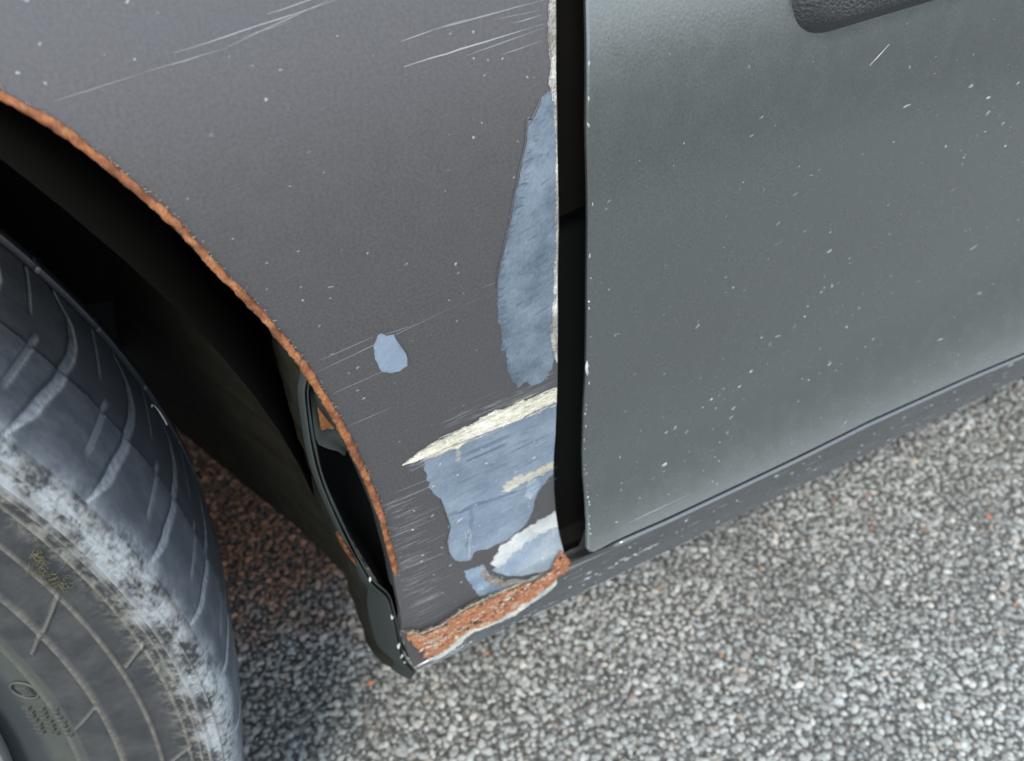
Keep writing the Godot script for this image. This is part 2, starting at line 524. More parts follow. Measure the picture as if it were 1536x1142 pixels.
# ---------------------------------------------------------------- car body
func arch_outline() -> PackedVector2Array:
	var seen := smooth_path(pairs(ARCH), 4)
	var over := PackedVector2Array()
	for i in range(60, 0, -1):
		var f := i / 60.0
		var t := deg_to_rad(36.6 + f * 160.0)
		var c := Vector2(-0.2440, 0.3225).lerp(Vector2(-0.335, 0.30), smoothstep(0.0, 0.5, f))
		over.append(c + Vector2(cos(t), sin(t)) * lerpf(0.2750, 0.348, smoothstep(0.0, 0.5, f)))
	over.append_array(seen)
	return over

func primer_tint(base: Color, pale: Color, amount: float) -> Callable:
	return func(p: Vector2) -> Color:
		var a := noise(p.x, p.y, 45.0)
		var b := noise(p.x * 0.6 + 2.0, p.y * 1.0, 190.0)
		var g := rough(p.x, p.y, 1500.0)
		var c := base.lerp(pale, clampf(0.42 + a * 0.55 * amount + b * 0.20 * amount + g * 0.26 * amount, 0.0, 1.0))
		c.a = 1.0
		return c

func patch(called: String, pts: Array, parent: Node, tint: Callable, lift: float, cell := 0.0008, ragged_amp := 0.0005, m: Material = null, label := "", bump := 0.00003) -> void:
	begin()
	var poly := ragged(pairs(pts), 0.0007, ragged_amp)
	for i in poly.size(): poly[i].x = minf(poly[i].x, fender_edge(poly[i].y) - 0.0006)
	skin(poly, cell, func(p: Vector2) -> float: return lift + bump * (rough(p.x, p.y, 900.0) + noise(p.x, p.y, 220.0)), tint, 0.0, 0.0, 0.55, true)
	obj(called, m if m else mats.primer, parent, null, false, label)

func flat_tint(c: Color) -> Callable:
	return func(_p: Vector2) -> Color: return c

func rust_colour(x: float, y: float, z := 0.0) -> Color:
	var a := noise(x + z, y, 130.0)
	var b := rough(x - z, y, 900.0)
	var c := Color(0.34, 0.115, 0.052).lerp(Color(0.40, 0.18, 0.085), clampf(0.5 + a * 0.9, 0, 1))
	c = c.lerp(Color(0.13, 0.045, 0.025), clampf(b * 0.8 - 0.1, 0, 0.6))
	c = c.lerp(Color(0.46, 0.30, 0.17), clampf(-b * 0.9 - 0.1, 0, 0.6))
	c.a = 1.0
	return c

func paint_edge(pts: Array, parent: Node, called: String, lift := 0.0002, r := 0.0003) -> void:
	var path := PackedVector3Array()
	for p in ragged_line(smooth_path(pairs(pts), 4), 0.0012, 0.00025):
		path.append(side(p.x, p.y, lift))
	bead(path, func(i, k): return r * (1.0 + 0.4 * sin(i * 0.9 + k)), func(_i, _k): return Color.WHITE, 6)

func ragged_line(p: PackedVector2Array, step: float, amp: float) -> PackedVector2Array:
	var r := PackedVector2Array()
	for i in p.size() - 1:
		var k := maxi(1, int(p[i].distance_to(p[i + 1]) / step))
		for j in k:
			var q := p[i].lerp(p[i + 1], float(j) / k)
			r.append(q + Vector2(noise(q.x, q.y, 600.0), noise(q.x + 3.1, q.y, 600.0)) * amp)
	return r

func make_fender(car: Node3D) -> void:
	begin()
	var poly := arch_outline()
	for i in range(14): poly.append(Vector2(lerpf(0.0335, 0.1115, i / 13.0), lerpf(0.1880, 0.2235, smoothstep(0.0, 1.0, i / 13.0))))
	for i in range(1, 41):
		var ey := lerpf(FOLD_Y, 0.70, i / 40.0)
		poly.append(Vector2(fender_edge(ey) - 0.0008 + 0.0004 * noise(0.0, ey, 90.0), ey))
	poly.append(Vector2(-0.30, 0.70)); poly.append(Vector2(-0.72, 0.66)); poly.append(Vector2(-0.78, 0.50)); poly.append(Vector2(-0.78, 0.25))
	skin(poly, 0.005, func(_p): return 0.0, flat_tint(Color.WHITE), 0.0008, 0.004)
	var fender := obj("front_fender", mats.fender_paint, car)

	# the flange that turns in from the arch, and the rust along its edge
	var arch := arch_outline()
	begin()
	var rows := []
	for i in arch.size():
		var p := arch[i]
		if p.y < 0.262 and p.x > 0.0: break
		var t := (arch[mini(i + 1, arch.size() - 1)] - arch[maxi(i - 1, 0)]).normalized()
		var out := Vector2(t.y, -t.x)
		if out.dot(Vector2(-0.3, 0.3) - p) < 0: out = -out
		var s := side(p.x, p.y)
		var deep := 0.011 + 0.0022 * noise(p.x, p.y, 28.0)
		if p.x > -0.2: deep *= 0.35 + 0.65 * smoothstep(0.0, 0.014, p.x)
		if p.x > -0.03: deep *= 1.0 + 0.25 * smoothstep(0.46, 0.39, p.y) - 0.42 * smoothstep(0.364, 0.345, p.y)
		var row := PackedVector3Array()
		for k in 6:
			var f := k / 5.0
			row.append(s + Vector3(out.x, out.y, 0) * (0.0004 + 0.0012 * sin(f * PI)) + Vector3(0, 0, -0.0006 - deep * f))
		rows.append(row)
	grid(rows)
	obj("wheel_arch_flange", mats.flange, fender)

	begin()
	var path := PackedVector3Array()
	var fine := PackedVector2Array()
	for i in arch.size() - 1:
		if arch[i].y < 0.275 and arch[i].x > 0.0: break
		if arch[i].x < -0.12: continue
		var k := maxi(1, int(arch[i].distance_to(arch[i + 1]) / 0.0006))
		for j in k: fine.append(arch[i].lerp(arch[i + 1], float(j) / k))
	for p in fine: path.append(side(p.x, p.y, 0.0006) + Vector3(0.0003 + 0.0004 * noise(p.x, p.y, 300.0), 0.0004 * noise(p.x + 1, p.y, 300.0), 0))
	bead(path, func(i, k): return (lerpf(0.00130, 0.00112, smoothstep(0.36, 0.45, path[i].y)) + 0.00035 * noise(path[i].y, path[i].x, 60.0) + 0.00020 * rough(path[i].y * 1.0 + k * 0.003, path[i].x, 900.0)) * smoothstep(-1.0, 14.0, float(path.size() - i)),
		func(i, k): return rust_colour(path[i].x + k * 0.0007, path[i].y, k * 0.002).lerp(Color(0.12, 0.050, 0.032), clampf(0.30 + 1.1 * noise(path[i].x + k * 0.0006, path[i].y, 110.0), 0.0, 0.8)), 12)
	# crumbs and fringe where the paint frays
	for q in 800:
		var i := rng.randi_range(2, fine.size() - 3)
		var p := fine[i]
		var t := (fine[i + 1] - fine[i - 1]).normalized()
		var out := Vector2(t.y, -t.x)
		if out.x < 0: out = -out
		var c := p + out * (0.0004 + absf(rng.randfn(0.0, 0.0008)))
		var r := rng.randf_range(0.0001, 0.0003)
		var base := side(c.x, c.y, rng.randf_range(0.0003, 0.0010))
		var d := Vector3(out.x, out.y, rng.randf_range(0.0, 0.8)).normalized() * rng.randf_range(0.0003, 0.0010) + Vector3(t.x, t.y, 0) * rng.randf_range(-0.0006, 0.0006)
		var col := rust_colour(c.x, c.y, 1.0).lerp(Color(0.34, 0.32, 0.28), 0.2 + rng.randf() * 0.8)
		var s := Vector3(t.x, t.y, 0) * r
		tri(vert(base - s, Vector3(0, 0, 1), col), vert(base + s, Vector3(0, 0, 1), col), vert(base + d, Vector3(0, 0, 1), col))
	obj("rust_edge", mats.rust, fender, null, false, "orange rust crust running along the bare edge of the wheel arch")

	# flaked paint, primer, filler and rust
	var blue := primer_tint(Color(0.135, 0.205, 0.30), Color(0.27, 0.36, 0.475), 1.0)
	patch("primer_patch", [0.1300, 0.4567, 0.1092, 0.4579, 0.1070, 0.4562, 0.1041, 0.4521, 0.1023, 0.4516, 0.1007, 0.4451, 0.0984, 0.4386, 0.0950, 0.4290, 0.0926, 0.4207, 0.0911, 0.4165, 0.0892, 0.4103, 0.0876, 0.4053, 0.0867, 0.3991, 0.0864, 0.3910, 0.0865, 0.3853, 0.0872, 0.3845, 0.0869, 0.3793, 0.0868, 0.3733, 0.0888, 0.3721, 0.0885, 0.3647, 0.0903, 0.3574, 0.0922, 0.3524, 0.0961, 0.3539, 0.0979, 0.3503, 0.1021, 0.3504, 0.1061, 0.3550, 0.1077, 0.3599, 0.1300, 0.3620],
		fender, primer_tint(Color(0.100, 0.132, 0.168), Color(0.205, 0.250, 0.300), 1.2), 0.00015, 0.0007, 0.0005, null, "long blue primer patch along the door gap")
	patch("primer_patch", [0.0454, 0.3973, 0.0468, 0.3978, 0.0478, 0.3963, 0.0508, 0.3954, 0.0520, 0.3913, 0.0538, 0.3848, 0.0531, 0.3814, 0.0503, 0.3800, 0.0470, 0.3806, 0.0444, 0.3830, 0.0430, 0.3882, 0.0433, 0.3930, 0.0447, 0.3958],
		fender, primer_tint(Color(0.205, 0.26, 0.335), Color(0.29, 0.35, 0.43), 0.7), 0.00015, 0.0007, 0.0003, null, "small pale blue primer chip")
	patch("primer_patch", [0.0525, 0.3358, 0.0535, 0.3252, 0.0537, 0.3158, 0.0572, 0.3083, 0.0583, 0.2984, 0.0590, 0.2895, 0.0567, 0.2803, 0.0570, 0.2712, 0.0609, 0.2653, 0.0653, 0.2638, 0.0679, 0.2674, 0.0750, 0.2657, 0.0831, 0.2661, 0.0931, 0.2710, 0.0968, 0.2776, 0.0993, 0.2868, 0.1055, 0.2938, 0.1300, 0.2978, 0.1300, 0.3393, 0.0986, 0.3393, 0.0873, 0.3385, 0.0708, 0.3373, 0.0625, 0.3355],
		fender, primer_tint(Color(0.158, 0.200, 0.254), Color(0.265, 0.318, 0.380), 1.0), 0.00015, 0.0007, 0.0006, null, "broad blue primer patch below the cream scuff")
	patch("primer_patch", [0.0743, 0.2510, 0.0795, 0.2567, 0.0872, 0.2583, 0.0957, 0.2611, 0.1300, 0.2642, 0.1144, 0.2272, 0.1037, 0.2287, 0.0945, 0.2342, 0.0875, 0.2379, 0.0793, 0.2452], fender, primer_tint(Color(0.22, 0.285, 0.36), Color(0.43, 0.47, 0.50), 1.0), 0.0002, 0.0007, 0.0004, null, "pale blue primer patch above the rusty sill corner")
	patch("primer_patch", [0.0615, 0.2587, 0.0700, 0.2574, 0.0715, 0.2545, 0.0744, 0.2464, 0.0842, 0.2354, 0.0862, 0.2266, 0.0740, 0.2325, 0.0673, 0.2362, 0.0639, 0.2458], fender, primer_tint(Color(0.14, 0.20, 0.27), Color(0.34, 0.40, 0.46), 1.2), 0.00018, 0.0007, 0.0006)
	patch("bare_filler", [0.0700, 0.2582, 0.0724, 0.2513, 0.0774, 0.2437, 0.0911, 0.2317, 0.1054, 0.2298, 0.1111, 0.2261, 0.1102, 0.2187, 0.0954, 0.2208, 0.0806, 0.2323, 0.0723, 0.2422, 0.0683, 0.2503], fender, primer_tint(Color(0.15, 0.12, 0.10), Color(0.40, 0.40, 0.38), 1.5), 0.00028, 0.0006, 0.0008, mats.chalk)
	patch("paint_edge_chip", [0.1145, 0.50, 0.1131, 0.4813, 0.1120, 0.4774, 0.1111, 0.4717, 0.1110, 0.4682, 0.1111, 0.4646, 0.1099, 0.4594, 0.1107, 0.4554, 0.1107, 0.4457, 0.1092, 0.4249, 0.1085, 0.4058, 0.1078, 0.3956, 0.1070, 0.3846, 0.1060, 0.3731, 0.1070, 0.3630, 0.1083, 0.3574, 0.1300, 0.3568, 0.1300, 0.5000], fender, primer_tint(Color(0.20, 0.19, 0.17), Color(0.62, 0.60, 0.54), 1.7), 0.00035, 0.0005, 0.0004, mats.chalk, "pale strip of bare filler down the fender's rear edge", 0.00012)
	var cream := primer_tint(Color(0.60, 0.56, 0.44), Color(0.86, 0.83, 0.72), 0.9)
	patch("cream_scuff", [0.0449, 0.3356, 0.0552, 0.3410, 0.0573, 0.3413, 0.0631, 0.3414, 0.0686, 0.3432, 0.0712, 0.3426, 0.0822, 0.3458, 0.0862, 0.3449, 0.0917, 0.3453, 0.1004, 0.3449, 0.1300, 0.3448, 0.1300, 0.3367, 0.1029, 0.3371, 0.0986, 0.3364, 0.0872, 0.3352, 0.0789, 0.3355, 0.0706, 0.3355, 0.0677, 0.3326, 0.0630, 0.3345, 0.0596, 0.3326, 0.0545, 0.3347], fender, cream, 0.00045, 0.0005, 0.0006, mats.chalk, "cream white scuff streak across the fender", 0.00015)
	patch("filler_streak", [0.0837, 0.2980, 0.0858, 0.3021, 0.0895, 0.3033, 0.0933, 0.3019, 0.0979, 0.3022, 0.1041, 0.3033, 0.1300, 0.3027, 0.1300, 0.2978, 0.1059, 0.2973, 0.1025, 0.2968, 0.0978, 0.2978, 0.0932, 0.2967, 0.0870, 0.2956], fender, primer_tint(Color(0.30, 0.27, 0.22), Color(0.62, 0.60, 0.52), 1.5), 0.00035, 0.0005, 0.0013, mats.chalk)
	patch("filler_streak", [0.0738, 0.2549, 0.0778, 0.2614, 0.0830, 0.2652, 0.0880, 0.2675, 0.0962, 0.2691, 0.1013, 0.2710, 0.1300, 0.2693, 0.1300, 0.2624, 0.1024, 0.2611, 0.0955, 0.2595, 0.0906, 0.2589, 0.0869, 0.2557, 0.0818, 0.2536, 0.0775, 0.2507], fender, primer_tint(Color(0.40, 0.42, 0.42), Color(0.72, 0.72, 0.68), 1.2), 0.00035, 0.0005, 0.0013, mats.chalk)
	patch("filler_streak", [0.0931, 0.2889, 0.0954, 0.2965, 0.0989, 0.2976, 0.1004, 0.2949, 0.0991, 0.2889, 0.0957, 0.2850], fender, primer_tint(Color(0.22, 0.29, 0.36), Color(0.55, 0.55, 0.50), 1.4), 0.0003, 0.0005, 0.0013, mats.chalk)
	patch("filler_streak", [0.0655, 0.3350, 0.0672, 0.3350, 0.0680, 0.3270, 0.0672, 0.3235, 0.0660, 0.3260], fender, primer_tint(Color(0.25, 0.28, 0.30), Color(0.48, 0.47, 0.40), 1.4), 0.0003, 0.0005, 0.0013, mats.chalk)
	patch("cream_border", [0.0391, 0.1920, 0.0444, 0.1955, 0.0533, 0.2017, 0.0586, 0.2089, 0.0726, 0.2067, 0.0851, 0.2080, 0.0958, 0.2111, 0.1046, 0.2162, 0.1068, 0.2200, 0.1088, 0.2137, 0.1042, 0.2075, 0.0945, 0.2031, 0.0856, 0.1981, 0.0728, 0.1990, 0.0620, 0.2020, 0.0559, 0.1947, 0.0476, 0.1891, 0.0416, 0.1890], fender, primer_tint(Color(0.46, 0.47, 0.43), Color(0.85, 0.83, 0.73), 1.2), 0.0016, 0.0006, 0.0006, mats.chalk, "cream paint border under the rust patch", 0.00015)
	patch("cream_border", [0.0294, 0.2399, 0.0375, 0.2303, 0.0471, 0.2283, 0.0570, 0.2342, 0.0636, 0.2350, 0.0719, 0.2352, 0.0821, 0.2344, 0.0896, 0.2317, 0.0827, 0.2296, 0.0726, 0.2296, 0.0641, 0.2296, 0.0574, 0.2291, 0.0473, 0.2247, 0.0377, 0.2257, 0.0312, 0.2339], fender, primer_tint(Color(0.24, 0.21, 0.17), Color(0.52, 0.46, 0.35), 1.3), 0.0012, 0.0006, 0.0009, mats.chalk, "", 0.0002)
	begin()
	var rp := ragged(pairs([0.0311, 0.2359, 0.0377, 0.2272, 0.0472, 0.2261, 0.0573, 0.2313, 0.0639, 0.2317, 0.0723, 0.2321, 0.0825, 0.2315, 0.0948, 0.2283, 0.1030, 0.2319, 0.1045, 0.2411, 0.1075, 0.2462, 0.1109, 0.2393, 0.1146, 0.2258, 0.1098, 0.2224, 0.1046, 0.2162, 0.0959, 0.2095, 0.0852, 0.2046, 0.0745, 0.2030, 0.0656, 0.2045, 0.0586, 0.2066, 0.0532, 0.1982, 0.0426, 0.1949, 0.0379, 0.1962, 0.0344, 0.2159, 0.0313, 0.2301]), 0.001, 0.0008)
	skin(rp, 0.0005, func(p: Vector2) -> float: return 0.0017 + 0.0007 * noise(p.x, p.y, 160.0) + 0.0006 * rough(p.x, p.y, 600.0),
		func(p: Vector2) -> Color:
			var c := rust_colour(p.x, p.y, 2.0).lerp(Color(0.50, 0.43, 0.34), clampf(noise(p.x * 0.6 + 4.0, p.y, 120.0) * 1.6 + noise(p.x * 0.6, p.y, 420.0) * 0.9 - 0.20, 0, 0.85)).lerp(Color(0.42, 0.21, 0.14), 0.35)
			return c, 0.0, 0.0, 0.75, true)
	obj("rust_patch", mats.rust, fender, null, false, "flaking orange rust patch at the fender's bottom corner")
	begin()
	for q in 170:
		var f := rng.randf()
		var x := lerpf(0.036, 0.108, f)
		var mid := lerpf(0.2120, 0.2330, smoothstep(0.0, 1.0, f)) - 0.004 * sin(f * PI) + 0.004 * sin(f * 7.0) * 0.2
		var y := mid + rng.randfn(0.0, 0.0042)
		if not Geometry2D.is_point_in_polygon(Vector2(x, y), rp): continue
		var c := Color(0.66, 0.58, 0.46) * rng.randf_range(0.7, 1.2) if rng.randf() < 0.55 else Color(0.09, 0.040, 0.026) * rng.randf_range(0.7, 2.0)
		fleck(Vector2(x, y), 0.0004 + 0.0018 * pow(rng.randf(), 2.5), 0.0003 + 0.0008 * pow(rng.randf(), 2.0), rng.randf_range(-0.5, 1.4), c, 0.0021)
	obj("rust_flakes", mats.chalk, fender, null, true)
	# raised broken edges of the paint film
	for line in [[0.1068, 0.4562, 0.1039, 0.4521, 0.1021, 0.4516, 0.1005, 0.4451, 0.0982, 0.4386, 0.0948, 0.4290, 0.0924, 0.4207, 0.0909, 0.4165, 0.0890, 0.4103, 0.0874, 0.4053, 0.0865, 0.3991],
		[0.0508, 0.3954, 0.0520, 0.3913, 0.0538, 0.3848, 0.0531, 0.3814], [0.0572, 0.3083, 0.0583, 0.2984, 0.0590, 0.2895, 0.0567, 0.2803, 0.0570, 0.2712],
		[0.0750, 0.2657, 0.0831, 0.2661, 0.0931, 0.2710, 0.0968, 0.2776, 0.0993, 0.2868, 0.1055, 0.2938]]:
		begin()
		paint_edge(line, fender, "")
		obj("paint_film_edge", mats.fender_paint, fender)
	# soft folds across the primer, their shade drawn as thin blue lines
	for cr in [[0.0612, 0.3002, 0.0664, 0.2883, 0.0677, 0.2750, 0.0681, 0.2675], [0.0664, 0.2883, 0.0762, 0.2992, 0.0851, 0.3097], [0.0603, 0.2949, 0.0702, 0.2981, 0.0803, 0.2949, 0.0903, 0.2981]]:
		begin()
		paint_edge(cr, fender, "", 0.00005, 0.00022)
		obj("primer_crease", mats.crease, fender)

	# scratches that run along the car
	begin()
	for q in 120:       # sanded, feathered border of the tall primer patch
		var f := rng.randf()
		var y := lerpf(0.356, 0.452, f)
		var x := 0.0868 + 0.0170 * smoothstep(0.40, 0.455, y) + 0.004 * smoothstep(0.37, 0.355, y) + rng.randfn(0.0, 0.0009)
		var l := rng.randf_range(0.0008, 0.0035)
		strip_on_side(Vector2(x, y), Vector2(x + l, y + l * rng.randf_range(-0.1, 0.4)), rng.randf_range(0.0001, 0.0004), Color(0.12, 0.145, 0.175) * rng.randf_range(0.7, 1.5), 0.0003)
	for q in 22:        # dirt rubbed across the tall patch
		var y := rng.randf_range(0.362, 0.45)
		var x := rng.randf_range(0.092 + 0.014 * smoothstep(0.40, 0.455, y), 0.107)
		var l := rng.randf_range(0.0015, 0.006)
		strip_on_side(Vector2(x, y), Vector2(minf(x + l, 0.108), y + l * 0.35), rng.randf_range(0.0001, 0.0004), Color(0.105, 0.135, 0.17) * rng.randf_range(0.7, 1.4), 0.0003)
	for q in 70:        # cream smears where the scuff thins out
		var f := rng.randf()
		var x := lerpf(0.050, 0.106, f)
		var top := q % 2 == 0
		var y := (lerpf(0.3398, 0.3449, sqrt(f)) if top else lerpf(0.3345, 0.3366, f)) + rng.randfn(0.0, 0.0009)
		var l := rng.randf_range(0.002, 0.010)
		strip_on_side(Vector2(x, y), Vector2(minf(x + l, 0.1085), y + l * 0.06), rng.randf_range(0.0002, 0.0007), Color(0.62, 0.60, 0.52) * rng.randf_range(0.6, 1.15), 0.0006)
	# fold shade and highlights painted as strips, with rubs, in the broad primer patch
	for line in FOLDS:
		var soft: bool = line[0] < 0.0
		for q in (5 if soft else 3):
			for i in range(1, line.size() - 2, 2):
				var o := Vector2(rng.randfn(0.0, 0.0006), rng.randfn(0.0, 0.0006))
				var tone := Color(0.150, 0.195, 0.250) if soft else Color(0.46, 0.50, 0.52)
				strip_on_side(Vector2(line[i], line[i + 1]) + o, Vector2(line[i + 2], line[i + 3]) + o, rng.randf_range(0.0002, 0.0006), tone * rng.randf_range(0.85, 1.25), 0.00034)
	for q in 26:        # paint left in the scuff's furrows
		var x := rng.randf_range(0.056, 0.104)
		var y := 0.3392 + (x - 0.08) * 0.05 + rng.randfn(0.0, 0.0016)
		strip_on_side(Vector2(x, y), Vector2(x + rng.randf_range(0.0015, 0.005), y + 0.0003), rng.randf_range(0.0001, 0.0003), Color(0.30, 0.28, 0.22), 0.0008)
	var sc := [-0.0145, 0.4827, 0.0062, 0.4847, 0.0063, 0.4850, 0.0262, 0.4864, 0.0141, 0.4876, 0.0578, 0.4919, 0.0263, 0.4867, 0.0545, 0.4922, 0.0299, 0.4878, 0.0435, 0.4893, 0.0376, 0.4916, 0.0584, 0.4939, 0.0684, 0.4735, 0.1103, 0.4757, 0.0865, 0.4725, 0.1101, 0.4747, 0.0689, 0.4795, 0.0883, 0.4812, 0.0766, 0.4803, 0.1116, 0.4815, 0.0958, 0.4795, 0.1106, 0.4793, 0.1015, 0.4777, 0.1104, 0.4780, 0.0963, 0.4707, 0.1094, 0.4715, 0.0235, 0.3910, 0.0736, 0.3988, 0.0735, 0.3975, 0.0806, 0.3980, 0.0473, 0.3968, 0.0573, 0.3965, 0.0814, 0.4019, 0.0876, 0.4022, 0.0278, 0.3805, 0.0508, 0.3833, 0.0292, 0.3643, 0.0459, 0.3657, 0.0398, 0.3223, 0.0586, 0.3222, 0.0265, 0.3952, 0.0441, 0.3974]
	for i in range(0, sc.size(), 4):
		var wide := 0.00050 if i == 24 or i == 36 else 0.00028
		strip_on_side(Vector2(sc[i], sc[i + 1]), Vector2(sc[i + 2], sc[i + 3]), wide, Color(0.35, 0.36, 0.36) * rng.randf_range(0.55, 1.1))
	for q in 150:       # fan of fine scratches by the arch, low on the fender
		var y := rng.randf_range(0.234, 0.318)
		var x := 0.034 + absf(rng.randfn(0.0, 0.005))
		var l := absf(rng.randfn(0.0, 0.009)) + 0.002
		if x + l > 0.058: l = 0.058 - x
		strip_on_side(Vector2(x, y), Vector2(x + l, y + l * rng.randf_range(-0.03, 0.07)), rng.randf_range(0.00012, 0.0003), Color(0.40, 0.42, 0.43) * rng.randf_range(0.35, 1.0))
	for q in 110:       # scuffed band above the cream streak
		var x := rng.randf_range(0.060, 0.100)
		var y := 0.3455 + absf(rng.randfn(0.0, 0.0032))
		var l := rng.randf_range(0.004, 0.018)
		strip_on_side(Vector2(x, y), Vector2(minf(x + l, 0.109), y + l * 0.04), rng.randf_range(0.0001, 0.0003), Color(0.30, 0.31, 0.32) * rng.randf_range(0.4, 1.0))
	for q in 30:
		var x := rng.randf_range(0.046, 0.056)
		var y := 0.333 + rng.randfn(0.0, 0.0016)
		strip_on_side(Vector2(x, y), Vector2(x + rng.randf_range(0.002, 0.008), y + 0.0006), 0.0003, Color(0.36, 0.38, 0.42) * rng.randf_range(0.5, 1.0))
	for q in 90:        # dark and pale rub marks over the primer
		var x := rng.randf_range(0.058, 0.098)
		var y := rng.randf_range(0.272, 0.334)
		var l := rng.randf_range(0.003, 0.016)
		strip_on_side(Vector2(x, y), Vector2(minf(x + l, 0.109), y + l * 0.05), rng.randf_range(0.0001, 0.0004), Color(0.16, 0.21, 0.28) if rng.randf() < 0.7 else Color(0.40, 0.48, 0.56), 0.00032)
	var holes := arch_outline()
	holes.append(Vector2(-0.8, 0.2))
	for q in 260:       # faint hairlines everywhere
		var x := rng.randf_range(-0.02, 0.10)
		var y := rng.randf_range(0.35, 0.50)
		var l := rng.randf_range(0.002, 0.014)
		if Geometry2D.is_point_in_polygon(Vector2(x - 0.004, y - 0.004), holes): continue
		strip_on_side(Vector2(x, y), Vector2(minf(x + l, 0.108), y + l * rng.randf_range(-0.05, 0.15)), rng.randf_range(0.00005, 0.00012), Color(0.17, 0.17, 0.18))
	obj("scratches_and_fold_tones", mats.scratch, fender, null, true)
	begin()
	for q in 170:
		var p := Vector2(rng.randf_range(-0.05, 0.106), rng.randf_range(0.345, 0.52))
		if Geometry2D.is_point_in_polygon(p - Vector2(0.003, 0.003), holes): continue
		var r := 0.00012 + 0.00018 * minf(absf(rng.randfn()), 1.6)
		fleck(p, r * rng.randf_range(1.0, 2.0), r, rng.randf_range(-0.4, 0.9), Color(0.34, 0.35, 0.36) * rng.randf_range(0.4, 1.0))
	for q in 60:
		var p := Vector2(rng.randf_range(0.033, 0.104), rng.randf_range(0.195, 0.34))
		var r := 0.00014 + 0.0002 * absf(rng.randfn())
		fleck(p, r * rng.randf_range(1.0, 2.2), r, rng.randf_range(-0.3, 0.6), Color(0.62, 0.65, 0.68) * rng.randf_range(0.5, 1.1), 0.0004)
	obj("paint_chips", mats.scratch, fender, null, true)

func door_lift(p: Vector2) -> float:          # the door kicks out towards its foot, more so further back
	var f := clampf((p.x - 0.13) / 0.30, 0.0, 1.0)
	var start := 0.329 + 0.073 * f
	var t := clampf((start - p.y) / (start - 0.255), 0.0, 1.3)
	return 0.0008 + (0.0175 + 0.021 * f) * t * t

func door_foot(x: float) -> float:
	return side_curve([0.1132, 0.2559, 0.1527, 0.2573, 0.1886, 0.2596, 0.2256, 0.2621, 0.2645, 0.2655, 0.3266, 0.2686, 0.3635, 0.2696, 0.45, 0.271, 1.2, 0.271], x)

